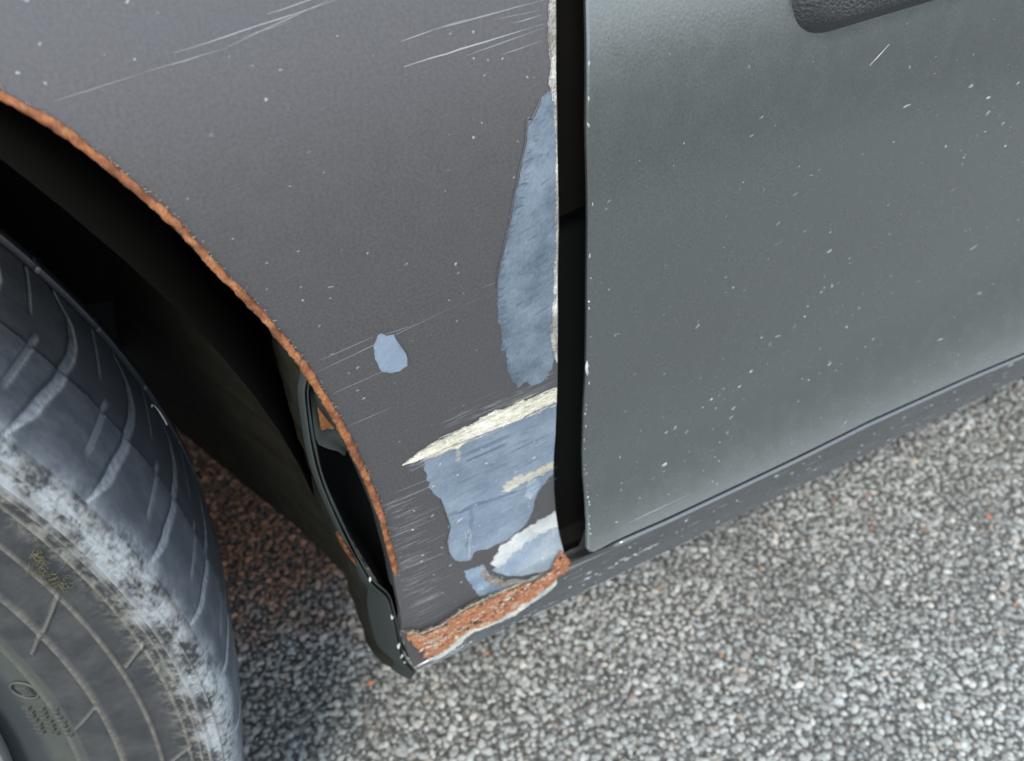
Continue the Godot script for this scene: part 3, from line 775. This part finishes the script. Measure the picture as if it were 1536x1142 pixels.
func make_door(car: Node3D) -> void:
	begin()
	var poly := PackedVector2Array()
	for i in 41:
		var y := lerpf(0.70, 0.2585, i / 40.0)
		poly.append(Vector2(door_edge(y) + 0.0010, y))
	poly.append(Vector2(0.1146, 0.2572)); poly.append(Vector2(0.1160, 0.2564))
	for i in range(1, 61):
		var x := lerpf(0.116, 1.12, i / 60.0)
		poly.append(Vector2(x, door_foot(x) + 0.0004))
	for i in range(1, 12): poly.append(Vector2(lerpf(1.12, 1.16, i / 11.0), lerpf(0.2714, 0.70, i / 11.0)))
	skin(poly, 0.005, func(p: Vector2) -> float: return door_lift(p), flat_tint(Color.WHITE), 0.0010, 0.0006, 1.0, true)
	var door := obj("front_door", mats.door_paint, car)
	# side moulding: a soft black strip with a rounded front end
	begin()
	var axis := []
	var rows := []
	var low := pairs([0.1970, 0.4780, 0.1970, 0.4735, 0.1970, 0.4691, 0.1972, 0.4652, 0.1982, 0.4615, 0.2006, 0.4578, 0.2045, 0.4552, 0.2085, 0.4540, 0.2135, 0.4535, 0.2245, 0.4537, 0.2449, 0.4541, 0.2662, 0.4545, 0.40, 0.457, 0.80, 0.462, 1.10, 0.464])
	low = smooth_path(low, 4)
	var mid_y := 0.4780
	for p in low:
		var row := PackedVector3Array()
		var c := Vector2(maxf(p.x, 0.219), mid_y)
		for k in 13:
			var f := k / 12.0                    # from the foot on the door up and over to the crown
			var q := p.lerp(c, 1.0 - pow(1.0 - f, 1.6))
			var h := 0.0006 + 0.0078 * sqrt(clampf(1.0 - pow(1.0 - minf(f * 2.6, 1.0), 2.4), 0, 1))
			row.append(side(q.x, q.y, h))
		rows.append(row)
	grid(rows)
	# its upper half, mirrored about the middle line
	var rows2 := []
	for p in low:
		var row := PackedVector3Array()
		var c := Vector2(maxf(p.x, 0.219), mid_y)
		for k in 13:
			var f := k / 12.0
			var q := p.lerp(c, 1.0 - pow(1.0 - f, 1.6))
			row.append(side(q.x, 2.0 * mid_y - q.y, 0.0006 + 0.0078 * sqrt(clampf(1.0 - pow(1.0 - minf(f * 2.6, 1.0), 2.4), 0, 1))))
		rows2.append(row)
	grid(rows2, [], true)
	var sm := obj("side_moulding", mats.plastic, door)
	# stone chips and dust spots
	begin()
	for q in 760:
		var x := 0.122 + absf(rng.randf()) * 0.42
		var y := rng.randf_range(0.256, 0.50)
		if rng.randf() > 0.35 + 0.65 * smoothstep(0.46, 0.36, y): continue
		if (y > 0.452 and x > 0.19) or y < door_foot(x) + 0.003: continue
		var r := 0.00014 + 0.00026 * absf(rng.randfn())
		var el := 1.0 + (rng.randf_range(0.3, 2.5) if rng.randf() < 0.35 else 0.3 * rng.randf())
		fleck(Vector2(x, y), r * el, r, rng.randf_range(-0.2, 0.9), Color(0.43, 0.46, 0.46) * (0.38 + 0.55 * pow(rng.randf(), 2.2)), -1.0)
	for c in [Vector2(0.30, 0.40), Vector2(0.235, 0.345), Vector2(0.25, 0.31), Vector2(0.335, 0.415), Vector2(0.36, 0.37), Vector2(0.19, 0.30), Vector2(0.17, 0.275)]:
		for q in 12:
			var p: Vector2 = c + Vector2(rng.randfn(0, 0.012), rng.randfn(0, 0.010))
			var r := 0.00018 + 0.0003 * absf(rng.randfn())
			fleck(p, r * rng.randf_range(1.0, 2.4), r, rng.randf_range(0.0, 0.8), Color(0.48, 0.51, 0.50) * rng.randf_range(0.5, 1.1), -1.0)
	for q in 34:         # chips knocked out of the door's front edge
		var y := 0.264 + pow(rng.randf(), 1.4) * 0.2
		fleck(Vector2(door_edge(y) + 0.0010 + rng.randf_range(-0.0004, 0.0008), y), rng.randf_range(0.0002, 0.0005), rng.randf_range(0.0003, 0.001), 0.0, Color(0.60, 0.62, 0.60) * rng.randf_range(0.5, 1.1), -1.0)
	fleck(Vector2(0.1213, 0.3490), 0.0008, 0.0035, 0.05, Color(0.55, 0.55, 0.50), -1.0)
	strip_on_side(Vector2(0.2335, 0.4385), Vector2(0.2415, 0.4440), 0.0005, Color(0.62, 0.62, 0.60), -1.0)
	strip_on_side(Vector2(0.135, 0.2620), Vector2(0.168, 0.2645), 0.0005, Color(0.40, 0.44, 0.48), -1.0)
	for q in 60:
		var p := Vector2(rng.randf_range(0.125, 0.45), rng.randf_range(0.268, 0.44))
		strip_on_side(p, p + Vector2(rng.randf_range(0.001, 0.004), rng.randf_range(-0.0004, 0.001)), rng.randf_range(0.00015, 0.0004), Color(0.36, 0.39, 0.39) * rng.randf_range(0.4, 1.0), -1.0)
	obj("paint_chips", mats.scratch, door, null, true)
	# glass above the door
	begin()
	grid([PackedVector3Array([Vector3(0.22, 0.69, -0.085), Vector3(0.55, 1.06, -0.20)]), PackedVector3Array([Vector3(1.12, 0.69, -0.085), Vector3(1.08, 1.06, -0.20)])])
	obj("side_window", mats.glass, door)

func make_rocker(car: Node3D) -> void:
	begin()
	var rows := []
	for i in 121:
		var x := lerpf(0.0335, 1.18, pow(i / 120.0, 1.3))
		var low := lerpf(0.1845, 0.1915, smoothstep(0.15, 0.45, x))
		var row := PackedVector3Array()
		var top := lerpf(0.2225, 0.2300, smoothstep(0.15, 0.42, x)) if x > 0.112 else lerpf(0.1890, 0.2225, smoothstep(0.0, 1.0, (x - 0.0335) / 0.0785))
		var wob := 0.0005 * noise(x, 0.3, 40.0) + 0.0003 * noise(x, 0.9, 160.0)
		# a small hem just under the door, a tucked-in face, a rolled lower edge, then the underside
		row.append(Vector3(x, top + 0.002 + 0.034 * smoothstep(0.124, 0.136, x), side_z(x, top) - 0.007))
		row.append(Vector3(x, top + 0.0010, side_z(x, top) - 0.004))
		var led := smoothstep(0.112, 0.124, x)
		var foot := side(x, door_foot(x), door_lift(Vector2(x, door_foot(x))))
		for k in 7:                             # a narrow ledge that runs along the door's foot
			var a := PI * (0.5 - k / 6.0)
			row.append(Vector3(x, lerpf(top, foot.y - 0.0011, led) + 0.0011 * sin(a), lerpf(side_z(x, top) - 0.0020, foot.z + 0.0002, led) + 0.0018 * cos(a)))
		for k in 7:
			var a := PI * (0.5 - k / 6.0)
			row.append(Vector3(x, top - 0.0018 + 0.0018 * sin(a), side_z(x, top) - 0.0010 + 0.0020 * cos(a)))
		for k in 6:
			var f := (k + 1) / 7.0
			var y := lerpf(top - 0.004, low + 0.0025, f)
			row.append(Vector3(x, y + wob, side_z(x, y) - 0.0016 - 0.0012 * sin(f * PI) + wob))
		for k in 6:
			var a := PI * k / 5.0
			row.append(Vector3(x, low + wob * 2.0 - 0.0012 * sin(a * 0.5), side_z(x, low) - 0.0006 + 0.0016 * cos(a)))
		row.append(Vector3(x, low + 0.002, side_z(x, low) - 0.030))
		rows.append(row)
	grid(rows)
	var rk := obj("rocker_panel", mats.rocker_paint, car)
	begin()
	for q in 170:
		var x := 0.036 + 0.42 * pow(rng.randf(), 1.5)
		var y := rng.randf_range(0.188, 0.219)
		if x < 0.112: y = rng.randf_range(0.186, 0.189)
		if rng.randf() < 0.45:
			strip_on_side(Vector2(x, y), Vector2(x + rng.randf_range(0.002, 0.012), y + rng.randf_range(-0.0005, 0.0008)), rng.randf_range(0.0002, 0.0006), Color(0.52, 0.55, 0.57) * rng.randf_range(0.35, 1.1), 0.0006)
		else:
			var r := 0.00015 + 0.0003 * absf(rng.randfn())
			fleck(Vector2(x, y), r * rng.randf_range(1.0, 2.6), r, 0.1, Color(0.62, 0.65, 0.66) * rng.randf_range(0.4, 1.1), 0.0006)
	for q in 40:
		var x := rng.randf_range(0.036, 0.22)
		fleck(Vector2(x, lerpf(0.1845, 0.1915, smoothstep(0.15, 0.45, x)) + rng.randf_range(-0.0008, 0.0012)), rng.randf_range(0.0006, 0.003), rng.randf_range(0.0002, 0.0005), 0.05, Color(0.58, 0.60, 0.58) * rng.randf_range(0.4, 1.0), 0.0012)
	for q in 26:
		var x := rng.randf_range(0.125, 0.165)
		fleck(Vector2(x, 0.198 + (x - 0.125) * 0.10 + rng.randfn(0, 0.0015)), rng.randf_range(0.0006, 0.0022), rng.randf_range(0.0002, 0.0006), 0.1, Color(0.66, 0.70, 0.72) * rng.randf_range(0.6, 1.1), 0.0009)
	obj("paint_chips", mats.scratch, rk, null, true)

func make_inside(car: Node3D) -> void:
	# end wall of the wheel well: crumpled front lip, runs back into the car
	var lip := smooth_path(pairs(LIP), 6)
	var zs := [-0.0060, -0.0075, -0.010, -0.016, -0.024, -0.034, -0.045, -0.065, -0.094, -0.139, -0.194, -0.256, -0.31, -0.46]
	var xs := [0.0, -0.0012, -0.0030, -0.0058, -0.0085, -0.0105, -0.0105, -0.0060, -0.0058, -0.0198, -0.0428, -0.0678, -0.088, -0.150]
	begin()
	var rows := []
	for p in lip:
		var row := PackedVector3Array()
		for k in zs.size():
			var f: float = clampf((-zs[k] - 0.006) / 0.06, 0, 1)
			var x: float = lerpf(p.x, 0.0265, f) + xs[k] * (0.55 + 0.45 * smoothstep(0.36, 0.2, p.y))
			var y := p.y
			var z: float = zs[k] + (lip_z(p.y) + 0.006) * (1.0 - f)
			row.append(Vector3(x + 0.0012 * noise(p.y, zs[k], 60.0), y, z))
		rows.append(row)
	grid(rows)
	var wall := obj("wheel_well_end_panel", mats.wall, car)
	begin()
	var path := PackedVector3Array()
	for p in lip: path.append(Vector3(p.x, p.y, lip_z(p.y) + 0.0005))
	bead(path, func(i, k): return 0.0005 + 0.0002 * sin(i * 0.4 + k), func(_i, _k): return Color.WHITE, 8)
	# the band of the lip that catches light
	rows = []
	for i in lip.size():
		var p := lip[i]
		var w := 0.0022 + 0.0085 * smoothstep(0.29, 0.235, p.y) - 0.002 * smoothstep(0.20, 0.176, p.y)
		var row := PackedVector3Array()
		for k in 5:
			var f := k / 4.0
			row.append(Vector3(p.x - w * f * 0.75 - 0.0012, p.y + 0.0002, lip_z(p.y) + 0.0014 - w * f * 1.15 + 0.0008 * sin(f * PI)))
		rows.append(row)
	grid(rows)
	obj("crumpled_lip", mats.lip, wall)
	begin()
	for c in [[0.2740, 0.004], [0.2430, 0.003], [0.2150, 0.004], [0.2000, 0.004], [0.1920, 0.002]]:
		var x := lip_x(c[0]) - 0.0012
		for q in 3:
			var m := Vector3(x + rng.randf_range(-0.0006, 0.0004), c[0] + rng.randf_range(-0.001, 0.001), lip_z(c[0]) + 0.0012)
			var r: float = c[1] * rng.randf_range(0.25, 0.5)
			var ids := []
			for k in 7: ids.append(vert(m + Vector3(cos(k * TAU / 7) * r * 0.35, sin(k * TAU / 7) * r * rng.randf_range(0.6, 1.0), -cos(k * TAU / 7) * r * 0.2), Vector3(-0.5, 0, 0.8).normalized(), Color(0.74, 0.77, 0.76)))
			for k in range(1, 6): tri(ids[0], ids[k], ids[k + 1])
	obj("paint_chips", mats.scratch, wall, null, true)
	# plate folded in between lip and arch
	begin()
	rows = []
	for i in 17:
		var y := lerpf(0.400, 0.348, i / 16.0)
		var w := lerpf(1.0, 0.25, smoothstep(0.360, 0.348, y))
		var a := arch_x(y)
		var row := PackedVector3Array()
		for k in 6: row.append(Vector3(lerpf(a - 0.0003, lip_x(y) + 0.0004, k / 5.0 * w), y, -0.0052 - 0.0012 * sin(k * 0.9) + 0.0005 * noise(y, k * 0.01, 90.0)))
		rows.append(row)
	grid(rows)
	obj("folded_plate", mats.lip, car)
	# rust on the lip, rusty bracket tab behind the arch
	for spec in [[0.294, 0.012, 0.0034, -0.0085]]:
		begin()
		var rr := []
		var cc := []
		for i in 25:
			var row := PackedVector3Array()
			var cr := PackedColorArray()
			for k in 13:
				var f := Vector2(i / 12.0 - 1.0, k / 6.0 - 1.0)
				var y: float = spec[0] + f.x * spec[1]
				var wv: float = spec[2] * sqrt(maxf(0.0, 1.0 - f.x * f.x)) * (1.0 + 0.3 * noise(y, k * 0.01, 200.0))
				var z: float = spec[3] + f.y * wv
				row.append(Vector3(lip_x(y) - 0.0032 + (spec[3] - z) * -0.35 - 0.0006 * (1.0 - f.length()), y, z))
				cr.append(rust_colour(y, z, 3.0).lerp(Color(0.03, 0.025, 0.02), clampf(0.35 + noise(y, z, 260.0) * 1.4, 0.0, 0.9)) * 0.7)
			rr.append(row); cc.append(cr)
		grid(rr, cc)
		obj("rust_patch", mats.rust, wall)
	begin()
	var tab := [Vector3(0.0222, 0.3745, -0.0036), Vector3(0.0212, 0.3640, -0.0038), Vector3(0.0256, 0.3625, -0.0036)]
	var tc := []
	for f in 11:
		var row := PackedVector3Array()
		var cr := PackedColorArray()
		for k in 6:
			var p: Vector3 = tab[0].lerp(tab[1].lerp(tab[2], k / 5.0), f / 10.0)
			row.append(p + Vector3(0, 0, 0.0004 * rough(p.x, p.y, 900.0)))
			cr.append(rust_colour(p.x, p.y, 5.0).lerp(Color(0.20, 0.10, 0.03), 0.5) * 0.7)
		tc.append([row, cr])
	grid(tc.map(func(e): return e[0]), tc.map(func(e): return e[1]))
	obj("rusty_bracket", mats.rust, car)
	# wheel-well liner over the tyre
	begin()
	rows = []
	for i in 61:
		var t := deg_to_rad(lerpf(3.0, 205.0, i / 60.0))
		var row := PackedVector3Array()
		for zz in [-0.014, -0.06, -0.12, -0.20, -0.30]:
			var z: float = minf(zz, side_z(0.0, 0.300 + sin(t) * 0.35) - 0.014)
			var r := 0.352 + 0.006 * sin(z * 60.0)
			row.append(Vector3(-0.333 + cos(t) * r, 0.300 + sin(t) * (r - 0.003), z))
		rows.append(row)
	grid(rows)
	rows = []
	for i in 61:
		var t := deg_to_rad(lerpf(-10.0, 205.0, i / 60.0))
		rows.append(PackedVector3Array([Vector3(-0.333 + cos(t) * 0.36, 0.300 + sin(t) * 0.36, -0.30), Vector3(-0.333, 0.30, -0.30)]))
	grid(rows)
	obj("wheel_well_liner", mats.liner, car)
	# hinge pillar seen through the gap, with the step where two panels overlap
	begin()
	rows = []
	for y in [0.178, 0.19, 0.21, 0.23, 0.25, 0.27, 0.29, 0.31, 0.33, 0.35, 0.37, 0.39, 0.42, 0.45, 0.70]:
		var z := -0.040 if y < 0.4 else (-0.044 if y < 0.5 else -0.12)
		rows.append(PackedVector3Array([Vector3(lip_x(y) + 0.0004, y, lip_z(y) - 0.004), Vector3(lip_x(y) + 0.001, y, z), Vector3(0.06, y, z), Vector3(0.30, y, z)]))
	grid(rows)
	obj("hinge_pillar", mats.black_metal, car)
	begin()
	grid([PackedVector3Array([Vector3(0.080, 0.3875, -0.034), Vector3(0.080, 0.455, -0.038), Vector3(0.080, 0.56, -0.07)]), PackedVector3Array([Vector3(0.16, 0.3995, -0.034), Vector3(0.16, 0.455, -0.038), Vector3(0.16, 0.56, -0.07)])])
	obj("pillar_reinforcement", mats.well, car)
	# floor, scuttle, roof and the far side, so that the car is closed and shades the ground
	begin()
	for b in [[Vector3(0.036, 0.1835, -1.62), Vector3(1.40, 0.198, -0.030)], [Vector3(-0.80, 0.215, -1.62), Vector3(0.034, 0.30, -0.301)], [Vector3(-0.80, 0.30, -1.62), Vector3(1.40, 0.698, -0.34)], [Vector3(-0.74, 0.70, -1.62), Vector3(0.20, 0.715, -0.085)]]:
		crate(b[0], b[1])
	obj("underbody", mats.black_metal, car)
	begin()
	crate(Vector3(0.58, 1.05, -1.45), Vector3(1.40, 1.08, -0.20))
	grid([PackedVector3Array([Vector3(0.20, 0.71, -0.09), Vector3(0.58, 1.06, -0.21)]), PackedVector3Array([Vector3(0.20, 0.71, -1.6), Vector3(0.58, 1.06, -1.45)])])
	crate(Vector3(1.15, 0.69, -1.6), Vector3(1.40, 1.06, -0.10))
	obj("roof", mats.fender_paint, car)

func arch_x(y: float) -> float:
	var l := pairs(ARCH)
	for i in l.size() - 1:
		if y <= l[i].y and y >= l[i + 1].y: return lerpf(l[i].x, l[i + 1].x, (l[i].y - y) / (l[i].y - l[i + 1].y))
	return l[l.size() - 1].x

func lip_z(y: float) -> float:
	return minf(-0.006, side_z(0.03, y) - 0.0045)

func lip_x(y: float) -> float:
	var l := pairs(LIP)
	for i in l.size() - 1:
		if y <= l[i].y and y >= l[i + 1].y: return lerpf(l[i].x, l[i + 1].x, (l[i].y - y) / (l[i].y - l[i + 1].y))
	return l[0].x

func crate(a: Vector3, b: Vector3) -> void:
	var m := (a + b) * 0.5
	var s := (b - a) * 0.5
	for f in [Vector3.RIGHT, Vector3.LEFT, Vector3.UP, Vector3.DOWN, Vector3.BACK, Vector3.FORWARD]:
		var u: Vector3 = Vector3(f.y, f.z, f.x)
		var w: Vector3 = f.cross(u)
		var ids := []
		for k in [[-1, -1], [1, -1], [1, 1], [-1, 1]]: ids.append(vert(m + (f + u * k[0] + w * k[1]) * s, f))
		quad(ids[0], ids[1], ids[2], ids[3])

# ---------------------------------------------------------------- ground
func stone_mesh(seed_n: int) -> ArrayMesh:
	var r := RandomNumberGenerator.new()
	r.seed = seed_n
	var s := SphereMesh.new()
	s.radius = 1.0; s.height = 2.0; s.radial_segments = 8; s.rings = 4
	var a := s.get_mesh_arrays()
	var pv: PackedVector3Array = a[Mesh.ARRAY_VERTEX]
	var f := FastNoiseLite.new()
	f.seed = seed_n; f.frequency = 0.75
	var cuts := []
	for k in 7: cuts.append([Vector3(r.randfn(), r.randfn(), r.randfn()).normalized(), r.randf_range(0.62, 0.92)])
	for i in pv.size():
		var p := pv[i]
		var q := p * (1.0 + 0.35 * f.get_noise_3dv(p * 1.5))
		for c in cuts:
			var d: float = q.dot(c[0]) - c[1]
			if d > 0: q -= c[0] * d
		pv[i] = q
	var st := SurfaceTool.new()
	st.begin(Mesh.PRIMITIVE_TRIANGLES)
	var ix: PackedInt32Array = a[Mesh.ARRAY_INDEX]
	st.set_smooth_group(-1)
	for i in ix:
		st.set_color(Color.WHITE)
		st.add_vertex(pv[i])
	st.generate_normals()
	return st.commit()

func make_ground() -> void:
	var g := MeshInstance3D.new()
	g.name = "asphalt"
	var pm := PlaneMesh.new()
	pm.size = Vector2(120, 120)
	g.mesh = pm
	g.material_override = mats.asphalt
	g.set_meta("kind", "structure")
	g.set_meta("label", "rough grey chip-sealed asphalt ground")
	add_child(g)
	var spots := [[], [], [], []]
	var x0 := -0.9
	var z0 := -0.95
	var step := 0.0043
	for i in int(2.3 / step):
		for j in int(1.75 / step):
			var x := x0 + (i + rng.randf_range(-0.45, 0.45)) * step
			var z := z0 + (j + rng.randf_range(-0.45, 0.45)) * step
			if (x < -0.75 or x > 1.1) and rng.randf() < 0.3: continue
			spots[rng.randi() % 4].append(Vector2(x, z))
	for k in 4:
		var mm := MultiMesh.new()
		mm.transform_format = MultiMesh.TRANSFORM_3D
		mm.use_colors = true
		mm.mesh = stone_mesh(40 + k)
		mm.instance_count = spots[k].size()
		for i in spots[k].size():
			var p: Vector2 = spots[k][i]
			var r := 0.0013 + 0.0019 * pow(rng.randf(), 1.6)
			var b := Basis.from_euler(Vector3(rng.randf_range(-0.5, 0.5), rng.randf() * TAU, rng.randf_range(-0.5, 0.5)))
			b = b.scaled_local(Vector3(r * rng.randf_range(0.9, 1.5), r * rng.randf_range(0.6, 0.95), r))
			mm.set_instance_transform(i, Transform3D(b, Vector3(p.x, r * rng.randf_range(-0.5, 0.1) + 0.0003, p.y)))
			var v := 0.245 + 0.225 * pow(rng.randf(), 1.5)
			v *= 1.0 + 0.25 * noise(p.x, p.y, 9.0)
			var c := Color(v * 0.975, v * 1.0, v * 0.965)
			var tw := rng.randf()
			if tw < 0.06: c = Color(v * 1.08, v * 0.99, v * 0.88)
			elif tw < 0.17: c = Color(v * 0.92, v * 1.0, v * 0.98)
			elif tw < 0.1722: c = Color(0.50, 0.24, 0.13)
			elif tw < 0.19: c = Color(0.54, 0.54, 0.51)
			# stones turn reddish brown farther in under the wheel well
			var redden := smoothstep(-0.14, -0.27, p.y + 0.05 * noise(p.x, p.y, 30.0)) * smoothstep(0.35, 0.15, absf(p.x + 0.04))
			c = c.lerp(Color(v * 1.0, v * 0.48, v * 0.26), redden * 0.9)
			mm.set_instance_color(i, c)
		var o := MultiMeshInstance3D.new()
		o.name = "stone_chippings"
		o.multimesh = mm
		o.material_override = mats.stone
		o.set_meta("kind", "stuff")
		g.add_child(o, true)

func make_litter(wheel_at: Transform3D) -> void:
	# dry grass caught on the tyre's sidewall
	begin()
	for q in 150:
		var spot := q % 3
		var th: float = rng.randfn([13.3, 12.1, 14.6][spot], [0.55, 0.5, 0.25][spot])
		var r: float = [0.2612, 0.2622, 0.2640][spot] + rng.randfn(0.0, [0.0016, 0.0014, 0.0007][spot])
		if r > 0.269 or r < 0.256: continue
		var a := Vector3(cos(deg_to_rad(th)) * r, sin(deg_to_rad(th)) * r, -0.0078 + rng.randf() * 0.001)
		var t := rng.randf() * TAU
		var l := rng.randf_range(0.0005, 0.0024)
		var d := Vector3(cos(t) * l, sin(t) * l, rng.randf_range(0.0, 0.0012))
		var c := Color(0.20, 0.18, 0.10).lerp(Color(0.08, 0.08, 0.045), rng.randf())
		bead(PackedVector3Array([a, a + d * 0.5 + Vector3(0, 0, 0.0004), a + d]), func(_i, _k): return 0.000075, func(_i, _k): return c, 4)
	var gm := mat(Color.WHITE, 0.9, true, 0.2)
	var gr := obj("dry_grass", gm, self)
	gr.transform = wheel_at
	gr.set_meta("label", "clump of dry yellow grass bits stuck to the tyre sidewall")
	gr.set_meta("category", "grass")
	begin()
	var path := PackedVector3Array()
	for i in 17:
		var f := i / 16.0
		var t := deg_to_rad(lerpf(75.0, 235.0, f))
		var u := -0.097 + 0.0045 * cos(t) * 0.8
		var th := deg_to_rad(9.1 + sin(t) * 1.35)
		path.append(Vector3(cos(th) * 0.2902, sin(th) * 0.2902, u))
	bead(path, func(_i, _k): return 0.00022, func(_i, _k): return Color.WHITE, 5)
	var fb := obj("fibre", mats.fibre, self)
	fb.transform = wheel_at
	fb.set_meta("label", "tiny curled white fibre lying on the tyre tread")
	fb.set_meta("category", "fibre")

func _ready() -> void:
	var cam := Camera3D.new()
	cam.name = "camera"
	add_child(cam)
	cam.transform = Transform3D(Basis(Vector3(0.89148, -0.04883, 0.45042), Vector3(0.33817, 0.73332, -0.58982), Vector3(-0.3015, 0.67813, 0.67025)).orthonormalized(), Vector3(0, 0.56, 0.20))
	cam.fov = 49.1018
	cam.near = 0.01
	cam.far = 300.0
	var ca := CameraAttributesPhysical.new()
	ca.frustum_focal_length = 26.274
	ca.exposure_aperture = 12.5
	ca.frustum_focus_distance = 0.265
	cam.attributes = ca
	cam.fov = 49.1018
	cam.current = true

	var we := WorldEnvironment.new()
	we.name = "environment"
	var e := Environment.new()
	e.background_mode = Environment.BG_SKY
	var sky := Sky.new()
	var sm := ProceduralSkyMaterial.new()
	sm.sky_top_color = Color(0.80, 0.87, 0.95)
	sm.sky_horizon_color = Color(0.88, 0.90, 0.91)
	sm.sky_curve = 0.15
	sm.ground_bottom_color = Color(0.4, 0.4, 0.39)
	sm.ground_horizon_color = Color(0.6, 0.6, 0.6)
	sm.sun_angle_max = 30.0
	sky.sky_material = sm
	e.sky = sky
	e.tonemap_mode = Environment.TONE_MAPPER_LINEAR
	e.tonemap_exposure = 2.2
	e.sdfgi_enabled = true
	e.ssao_enabled = true
	e.ssil_enabled = true
	we.environment = e
	add_child(we)
	var sun := DirectionalLight3D.new()
	sun.name = "sun"
	sun.light_energy = 0.45
	sun.light_color = Color(1.0, 0.97, 0.92)
	sun.light_angular_distance = 14.0
	sun.shadow_enabled = true
	add_child(sun)
	sun.look_at_from_position(Vector3(-0.5, 1.7, 1.0), Vector3.ZERO)

	nz.noise_type = FastNoiseLite.TYPE_SIMPLEX_SMOOTH
	nz.frequency = 1.0; nz.fractal_octaves = 3; nz.seed = 11
	nr.noise_type = FastNoiseLite.TYPE_SIMPLEX
	nr.frequency = 1.0; nr.fractal_octaves = 2; nr.seed = 29
	rng.seed = 4242
	make_materials()
	make_ground()
	var car := Node3D.new()
	car.name = "car"
	add_child(car)
	car.set_meta("label", "dark grey car with rusty wheel arch and flaking fender paint")
	car.set_meta("category", "car")
	make_fender(car)
	make_door(car)
	make_rocker(car)
	make_inside(car)
	make_wheel(car)
	make_litter((car.get_node("wheel") as Node3D).transform)
